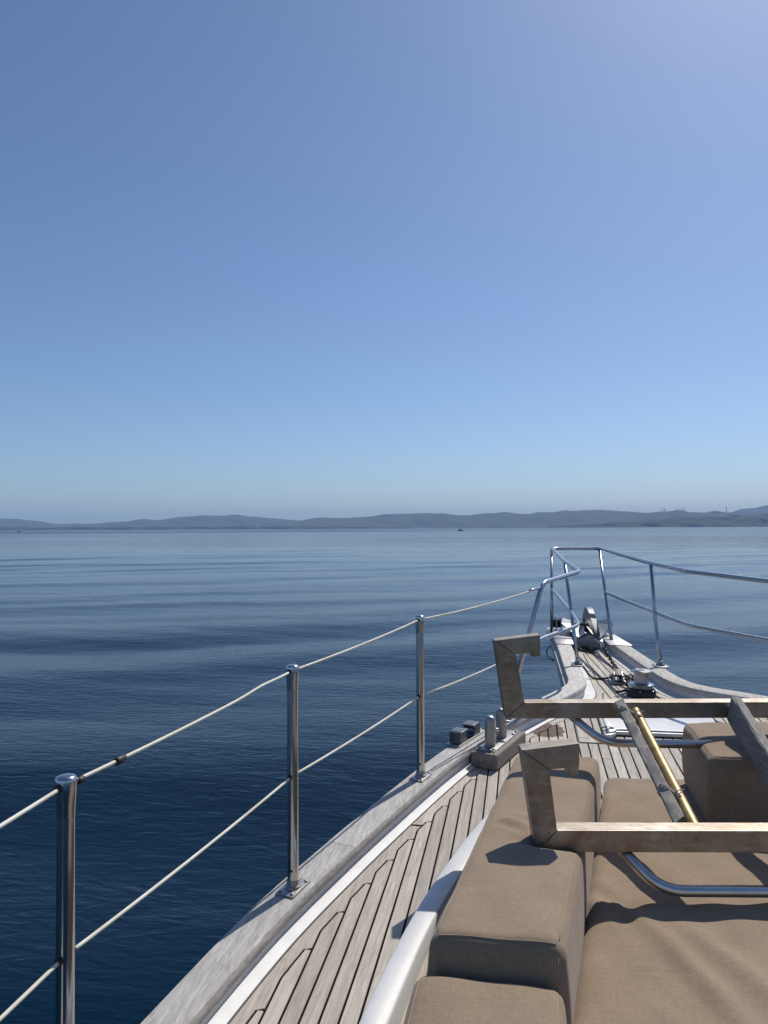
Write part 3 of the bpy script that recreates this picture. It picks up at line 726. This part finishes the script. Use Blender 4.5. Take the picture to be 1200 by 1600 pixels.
# ------------------------------------------------------------------ cushions
def cushion(name, label, corners, h0f, h1f, rad, res=(60, 30, 10), puff=.012, folds=(), seams=True, wr=.0030, seed=1):
    """corners: near-left, far-left, far-right, near-right in (s, n)"""
    c = [np.array(q, float) for q in corners]
    lu = (np.linalg.norm(c[1]-c[0])+np.linalg.norm(c[2]-c[3]))/2; lv = (np.linalg.norm(c[3]-c[0])+np.linalg.norm(c[2]-c[1]))/2
    smid = np.mean([q[0] for q in c]); lh = h1f(smid)-h0f(smid)
    base = W(smid, np.mean([q[1] for q in c]), h0f(smid))
    root = thing(name, label, 'cushion', base)
    def mapp(x, y, z, rounded=True):
        # metric box -> rounded -> bilinear
        if rounded:
            q = np.array([x, y, z]); lo = np.full(3, rad); hi = np.array([lu, lv, lh])-rad
            k = np.clip(q, lo, hi); d = q-k; L_ = np.linalg.norm(d)
            if L_ > 1e-9:
                m_ = max(abs(d)); q = k+d/L_*min(rad, m_)
            x, y, z = q
        u, v, t = x/lu, y/lv, z/lh
        p = c[0]*(1-u)*(1-v)+c[1]*u*(1-v)+c[2]*u*v+c[3]*(1-u)*v
        hb, ht = h0f(p[0]), h1f(p[0])
        bul = puff*16*u*(1-u)*v*(1-v)
        ht2 = ht + puff*(1-(2*u-1)**4)*(1-(2*v-1)**4)
        h = hb+(ht2-hb)*t
        if t > .5:
            for (s0, n0, s1, n1, am, wd) in folds:
                a = np.array([s0, n0]); b = np.array([s1, n1]); ab = b-a; tt = np.clip(np.dot(p-a, ab)/np.dot(ab, ab), 0, 1)
                dd = np.linalg.norm(p-(a+ab*tt)); h += am*math.exp(-(dd/wd)**2)*math.sin(math.pi*(.12+.76*tt))
        h += wr*(math.sin(p[0]*23+p[1]*9+seed)*math.sin(p[1]*31-p[0]*7+seed*2))*(t > .3)
        # sides bow out a little
        sb = .010*math.sin(math.pi*min(1, max(0, t)))
        p = p+np.array([(-sb if u < .02 else sb if u > .98 else 0), (-sb if v < .02 else sb if v > .98 else 0)])
        return W(p[0], p[1], h)
    nu, nv, nw = res
    def axis(n, l):
        inner = np.linspace(rad, l-rad, n)
        e = rad*(1-np.cos(np.linspace(0, math.pi/2, 5)))
        return np.concatenate([e[:-1], inner, l-e[:-1][::-1]])
    U, Vv, Wv = axis(nu, lu), axis(nv, lv), axis(nw, lh)
    verts, faces, idx = [], [], {}
    def vid(i, j, k):
        key = (i, j, k)
        if key not in idx: idx[key] = len(verts); verts.append(mapp(U[i], Vv[j], Wv[k]))
        return idx[key]
    a, b, d = len(U), len(Vv), len(Wv)
    for i in range(a-1):
        for j in range(b-1):
            faces.append((vid(i, j, d-1), vid(i+1, j, d-1), vid(i+1, j+1, d-1), vid(i, j+1, d-1)))
            faces.append((vid(i, j, 0), vid(i, j+1, 0), vid(i+1, j+1, 0), vid(i+1, j, 0)))
    for i in range(a-1):
        for k in range(d-1):
            faces.append((vid(i, 0, k), vid(i+1, 0, k), vid(i+1, 0, k+1), vid(i, 0, k+1)))
            faces.append((vid(i, b-1, k), vid(i, b-1, k+1), vid(i+1, b-1, k+1), vid(i+1, b-1, k)))
    for j in range(b-1):
        for k in range(d-1):
            faces.append((vid(0, j, k), vid(0, j, k+1), vid(0, j+1, k+1), vid(0, j+1, k)))
            faces.append((vid(a-1, j, k), vid(a-1, j+1, k), vid(a-1, j+1, k+1), vid(a-1, j, k+1)))
    cv = mesh('cover', verts, faces, M['canvas'], root, True)
    if seams:
        q = rad*.42
        lines = [[(x, q, lh) for x in np.linspace(rad, lu-rad, 60)], [(x, lv-q, lh) for x in np.linspace(rad, lu-rad, 60)], [(q, y, lh) for y in np.linspace(rad*.6, lv-rad*.6, 30)]]
        lines += [[(0, lv-q, z) for z in np.linspace(rad*.5, lh-rad*.7, 12)]]
        for ln in lines:
            P = [mapp(*v_) for v_ in ln]; pts = []
            # dashed stitches
            acc = 0; V, F = [], []
            tot = [0]
            for i in range(1, len(P)): tot.append(tot[-1]+(P[i]-P[i-1]).length)
            npos = int(tot[-1]/.0105); cen = sum(P, Vector())/len(P)
            def pos(dv):
                i = int(np.searchsorted(tot, dv)); i = min(max(i, 1), len(P)-1); t = (dv-tot[i-1])/max(1e-9, tot[i]-tot[i-1]); return P[i-1].lerp(P[i], t)
            segs = [tube([q_+Vector((0, 0, .0003)) for q_ in P], .0013, 6)]
            V, F = join(*segs); so2 = mesh('seam', V, F, M['thread'], root, True)
    return root
matt = lambda s: .105+(3.15-s)*.078
btop = lambda s: .105+(3.15-s)*.092
cushion('seat_cushion', 'wide taupe mattress cushion with creases, lying flat between the bolsters', [(.95, .000), (3.10, .312), (3.27, 1.45), (.95, 1.45)],
        lambda s: .012, matt, .035, (210, 130, 5), puff=.008,
        folds=[(1.93, .27, 1.50, .40, .020, .030), (1.88, .37, 1.56, .50, .015, .034), (1.97, .20, 1.92, .26, .022, .018), (2.10, .13, 1.90, .20, .011, .024), (1.60, .22, 1.40, .33, .006, .03), (1.75, .50, 1.48, .66, .009, .040),
               (2.00, .27, 1.90, .22, -.010, .020), (2.16, .18, 2.02, .24, .006, .022), (1.72, .31, 1.46, .37, -.006, .034)], seams=False, seed=3)
cushion('bolster_cushion', 'long taupe bolster cushion on the port side, under the hook of the nearer steel beam', [(1.470, -.184), (2.90, -.030), (2.90, .264), (1.470, .070)],
        lambda s: .05 if s < 2.2 else .02, lambda s: btop(s)+.125, .027, (110, 40, 10), puff=.014, folds=[(1.975, .005, 2.005, .14, -.040, .040), (2.12, -.06, 2.06, .02, .008, .014), (2.09, -.08, 2.03, .0, -.006, .012), (2.17, -.03, 2.10, .05, .006, .014)], seed=1)
cushion('bolster_cushion', 'upright taupe bolster cushion on the right, its near face in shade', [(2.53, .566), (3.06, .590), (3.20, 1.30), (2.62, 1.30)],
        lambda s: matt(s)-.004, lambda s: btop(s)+.230, .022, (50, 60, 14), puff=.010, seed=5)
cushion('bolster_cushion', 'lower taupe cushion in the foreground, just behind the long bolster', [(.90, -.222), (1.458, -.206), (1.458, .066), (.90, .050)],
        lambda s: .05, lambda s: .322, .022, (60, 34, 10), puff=.016, seed=8)

# ------------------------------------------------------------------ steel rack with hooked ends, slats and rod
rack = thing('steel_rack', 'rusty square-tube steel rack with two hooked ends lying over the cushions', 'rack', C(.8, 2.2, 1.98))
DEP = .056
def piece(name, y, poly, parent, mt=None, dep=DEP, bev=.0026):
    o = mesh(name, *prism([C(x, y, z) for x, z in poly], C(0, dep, 0), bev), mt or M['tube'], parent); o.data.shade_smooth(); wn = o.modifiers.new('weighted_normal', 'WEIGHTED_NORMAL'); wn.weight = 100; return o
def hook(y, up_, arm, lip, beam):
    fr = piece('beam', y, beam, rack)
    piece('upright', y+.0006, up_, fr); piece('hook_arm', y+.0012, arm, fr); piece('hook_lip', y+.0025, lip, fr, dep=DEP-.004)
    return fr
b2 = hook(1.94, [(.377, 1.986), (.430, 2.040), (.412, 2.190), (.342, 2.240)], [(.342, 2.240), (.412, 2.190), (.488, 2.1985), (.488, 2.2565)],
          [(.4580, 2.205), (.4605, 2.174), (.4868, 2.1775), (.4868, 2.205)], [(.377, 1.986), (1.55, 1.977), (1.55, 2.032), (.430, 2.040)])
b1 = hook(2.64, [(.412, 2.1457), (.478, 2.200), (.4505, 2.3635), (.375, 2.412)], [(.375, 2.412), (.4505, 2.3635), (.5345, 2.3725), (.533, 2.431)],
          [(.505, 2.375), (.507, 2.354), (.5335, 2.3575), (.5335, 2.380)], [(.412, 2.1457), (1.95, 2.142), (1.95, 2.197), (.478, 2.200)])
mesh('leg_tube', *tube(fillet([C(.640, 2.672, 2.150), C(.735, 2.600, 2.073), C(1.9, 2.545, 2.063)], .06, 8), .0140, 16), M['steel_worn'], b1, True)
mesh('leg_tube', *tube(fillet([C(.590, 1.970, 1.992), C(.672, 1.900, 1.908), C(1.6, 1.895, 1.899)], .06, 8), .0140, 16), M['steel_worn'], b2, True)
def slat(a, b, hw, hh, bev, rollv, jag=0):
    a, b = Vector(a), Vector(b); d = (b-a).normalized(); s_ = d.cross(Vector((0, 0, 1))).normalized(); u = s_.cross(d)
    s2 = s_*math.cos(rollv)+u*math.sin(rollv); u2 = d.cross(s2)*-1
    nseg = 24; V, F = [], []
    ring = [(-hw+bev, -hh), (hw-bev, -hh), (hw, -hh+bev), (hw, hh-bev), (hw-bev, hh), (-hw+bev, hh), (-hw, hh-bev), (-hw, -hh+bev)]
    for i in range(nseg+1):
        t = i/nseg; p = a.lerp(b, t)
        for k, (x, y) in enumerate(ring):
            q = p+s2*(x+rng.normal(0, .0006))+u2*(y+rng.normal(0, .0006))
            if i == nseg and jag: q = q+d*rng.uniform(-jag, jag)
            V.append(q)
    for i in range(nseg):
        for j in range(8): F.append((i*8+j, i*8+(j+1) % 8, i*8+8+(j+1) % 8, i*8+8+j))
    F += [tuple(range(8))[::-1], tuple(range(len(V)-8, len(V)))]
    return V, F
smooth_by_angle(mesh('wooden_slat', *slat(C(.800, 2.62, 2.196), C(.770, 2.025, 2.026), .016, .019, .003, R(-24), .022), M['board'], rack), 40)
smooth_by_angle(mesh('wooden_slat', *slat(C(1.188, 2.628, 2.178), C(1.085, 1.99, 2.015), .017, .046, .005, R(7)), M['board'], rack), 40)
rod = mesh('brass_rod', *tube([C(.845, 2.60, 2.178), C(.843, 2.592, 2.176), C(.800, 1.993, 2.018)], .015, 18, rf=lambda u: .015), M['brass'], rack); smooth_by_angle(rod, 50)
for t, dz in ((.10, 0), (.80, .002)):
    a = Vector(C(.800, 2.62, 2.196)).lerp(C(.770, 2.02, 2.03), t); b = Vector(C(.845, 2.60, 2.178)).lerp(C(.800, 1.993, 2.018), t)
    d = (C(.8, 1.99, 2.02)-C(.845, 2.6, 2.178)).normalized(); s_ = (b-a).normalized(); u = d.cross(s_)*-1
    if u.z < 0: u = -u
    loops = []
    for kk in range(3):
        o_ = d*(.006*(kk-1)); w_ = .003*kk
        P = [a-s_*.019-u*.016, a-s_*.020+u*.018, a+u*.0225, (a+b)/2+u*(.014+.002*kk), b+u*.0155, b+s_*.0155, b-u*.0155, a-u*.022]
        P = [q+o_+d*.004*math.sin(i*1.7+kk*2) for i, q in enumerate(P)]+[]
        P.append(P[0]); loops.append(tube(catmull(P, 4), .0022, 6))
    loops.append(tube(catmull([(a+b)/2+u*.016, (a+b)/2+u*.03+d*.004, (a+b)/2+u*.022+d*.018, (a+b)/2+u*.012+d*.026+s_*.006], 5), .0018, 6))
    loops.append(tube(catmull([(a+b)/2+u*.016, (a+b)/2+u*.028-d*.010+s_*.012, b+u*.022-d*.02, b+u*.028-d*.03+s_*.01], 5), .0018, 6))
    mesh('cord_tie', *join(*loops), M['cord'], rack, True)

# ------------------------------------------------------------------ boats on the water
def far_boat(px, dist, label, ln, dark, heading):
    b = C((px-600)/1200*dist, dist, 0); r = thing('motorboat', label, 'boat', b)
    d = Vector((math.cos(heading+YAW), math.sin(heading+YAW), 0)); s_ = Vector((-d.y, d.x, 0)); w_ = ln*.19
    st_ = [(-.5, .85, .0, .50), (-.2, 1.0, -.02, .50), (.15, .95, -.02, .58), (.38, .55, .0, .72), (.5, .05, .15, .85)]; V, F = [], []
    for t, wf, z0, z1 in st_:
        for e, z in ((-1, z1), (-.7, z0), (.7, z0), (1, z1), (.8, z1*.8), (-.8, z1*.8)): V.append(b+d*(t*ln)+s_*(e*w_*wf)+Vector((0, 0, z*ln*.28)))
    for i in range(4):
        for j in range(6): F.append((i*6+j, i*6+(j+1) % 6, i*6+6+(j+1) % 6, i*6+6+j))
    F += [tuple(range(6))[::-1], tuple(range(len(V)-6, len(V)))]
    mesh('hull', V, F, M['dark_paint_shade'], r)  # dark colour carries the shade of the distant silhouette, cabin and roof too
    top = ln*.58
    mesh('cabin', *prism([b+d*(ln*x)-s_*w_*.6+Vector((0, 0, z*ln)) for x, z in ((-.18, .12), (.16, .12), (.08, .42), (-.14, .44))], s_*w_*1.2), M['dark_paint_shade'], r)
    mesh('roof', *prism([b+d*(ln*x)-s_*w_*.8+Vector((0, 0, z*ln)) for x, z in ((-.24, .46), (.16, .44), (.12, .50), (-.22, .53))], s_*w_*1.6), M['dark_paint_shade'], r)
    mesh('outboard', *prism([b+d*(ln*x)-s_*w_*.18+Vector((0, 0, z*ln)) for x, z in ((-.60, -.04), (-.52, -.04), (-.50, .30), (-.62, .30))], s_*w_*.36), M['dark_paint_shade'], r)
far_boat(719, 640, 'small dark motorboat with a cabin out on the open water', 3.9, True, R(186))
far_boat(30, 950, 'tiny dark boat far off at the left edge of the sea', 3.4, True, R(15))

# ------------------------------------------------------------------ wind turbines and houses ashore
TM = simple('turbine_paint', (.10, .105, .115), .6)
def turbine(px, dist, top_py, base_py, label, rot, blades=True, grp=None):
    def z_at(py): return CAM_Z+(horizon_py(px)-py)/1200*dist
    z0, z1 = z_at(base_py)-6, z_at(top_py); b = C((px-600)/1200*dist, dist, z0); hh = z1-z0
    r = thing('wind_turbine' if blades else 'mast', label, 'turbine' if blades else 'mast', b, grp)
    mesh('tower', *tube([b, b+Vector((0, 0, hh))], 2.6, 10, rf=lambda u: 2.9-.9*u), TM, r, True)
    tp = b+Vector((0, 0, hh)); fwd = C(0, -1, 0)
    if blades:
        mesh('nacelle', *box(tp+fwd*.5, fwd, C(1, 0, 0), (0, 0, 1), 4.5, 2.2, 2.2, .3), TM, r)
        for k in range(3):
            a = rot+k*2*math.pi/3; dv = C(math.sin(a), 0, math.cos(a)); q = tp+fwd*4; pv = dv.cross(fwd).normalized()
            ln = hh*.42
            V = [q+pv*1.5+fwd*.4, q-pv*1.5+fwd*.4, q-pv*1.5-fwd*.4, q+pv*1.5-fwd*.4, q+dv*ln+pv*.6+fwd*.1, q+dv*ln-pv*.6+fwd*.1, q+dv*ln-pv*.6-fwd*.1, q+dv*ln+pv*.6-fwd*.1]
            mesh('blade', V, [(0, 1, 2, 3), (4, 7, 6, 5), (0, 4, 5, 1), (1, 5, 6, 2), (2, 6, 7, 3), (3, 7, 4, 0)], TM, r)
    else:
        mesh('antenna_deck', *lathe([(2.5, 0), (5.2, 1), (5.2, 4), (2.5, 5)], tp-Vector((0, 0, 3)), seg=12), TM, r)
TD = 5370
for px, tp, bp, lb in ((1034.5, 796.3, 800.5, 'leftmost of the small wind turbines on the far ridge'), (1038.5, 795.5, 800, 'wind turbine second from left on the far ridge'),
                       (1058, 795.3, 799.5, 'wind turbine on the rounded top of the far ridge, third from left'), (1068.5, 795.5, 800, 'wind turbine right of the rounded ridge top, fourth from left')):
    turbine(px, TD, tp, bp, lb, rng.uniform(0, 2), True, 'wind turbines on the far ridge')
turbine(1135, TD, 792.8, 801, 'tall thin mast standing alone on the far hills at the right', 0, False)

HW = simple('house_wall', (.32, .31, .29), .9); HR = simple('house_roof', (.20, .13, .10), .9)
V, F = box((0, 0, 2.6), (1, 0, 0), (0, 1, 0), (0, 0, 1), 5.5, 4.2, 2.8)
wall_me = bpy.data.meshes.new('wall'); wall_me.from_pydata(V, [], F); wall_me.materials.append(HW)
V = [(-6, -4.7, 5.3), (6, -4.7, 5.3), (6, 4.7, 5.3), (-6, 4.7, 5.3), (-5, 0, 7.2), (5, 0, 7.2)]
roof_me = bpy.data.meshes.new('roof'); roof_me.from_pydata(V, [], [(0, 1, 5, 4), (2, 3, 4, 5), (1, 2, 5), (3, 0, 4), (3, 2, 1, 0)]); roof_me.materials.append(HR)
dg = bpy.context.evaluated_depsgraph_get()
hill_o = [o for o in bpy.data.objects if o.name.startswith('hill')][5]
spots = [(1017, 816.5), (1021, 815.6), (1030, 815.2), (1045, 815.0), (1051, 814.2), (1058, 813.6), (1066, 815.5), (1089, 813.2), (1090, 815.2), (1091, 816.5), (1121, 814.5), (1122, 815.6), (1131, 818.8),
         (1152, 812.3), (1160, 811.4), (1162, 812.4), (1170, 813), (1178, 815), (1184, 814.4), (1186, 810.6), (1190, 816.2), (1196, 812.2), (1198, 816.4), (985, 819), (962, 819.8), (1005, 818.4), (1175, 816.8), (1148, 815.3)]
from mathutils.bvhtree import BVHTree
bvh = BVHTree.FromObject(hill_o, dg)
for px, py in spots:
    dist0 = 3200; d = Vector(C((px-600)/1200, 1, (horizon_py(px)-py)/1200)).normalized()
    hit = bvh.ray_cast(Vector((0, 0, CAM_Z)), d)
    if hit[0] is None: continue
    r = thing('house', 'small pale house scattered on the dark hillside across the water', 'house', hit[0]-Vector((0, 0, 1.2)), 'houses on the dark hillside')
    r.rotation_euler[2] = rng.uniform(0, 3.1); sc_ = rng.uniform(.8, 1.25); r.scale = (sc_, sc_, sc_)
    for nm, me in (('wall', wall_me), ('roof', roof_me)):
        o = bpy.data.objects.new(nm, me); COL.objects.link(o); o.parent = r

# ------------------------------------------------------------------ haze over the water
bm = bmesh.new(); bmesh.ops.create_cube(bm, size=1.0)
for v in bm.verts: v.co = Vector((v.co.x*23000, v.co.y*23000, -4.5 if v.co.z < 0 else 250))
me = bpy.data.meshes.new('haze'); bm.to_mesh(me); bm.free()
hz = bpy.data.objects.new('haze', me); COL.objects.link(hz); hz['kind'] = 'stuff'; hz['label'] = 'pale blue haze over the far water and hills'
m = bpy.data.materials.new('haze_air'); m.use_nodes = True; nt = m.node_tree; nt.nodes.clear()
out = nt.nodes.new('ShaderNodeOutputMaterial'); pv = nt.nodes.new('ShaderNodeVolumePrincipled')
pv.inputs['Color'].default_value = (.46, .70, 1.0, 1); pv.inputs['Density'].default_value = 1.15e-4; pv.inputs['Anisotropy'].default_value = .0
nt.links.new(pv.outputs[0], out.inputs['Volume']); me.materials.append(m)
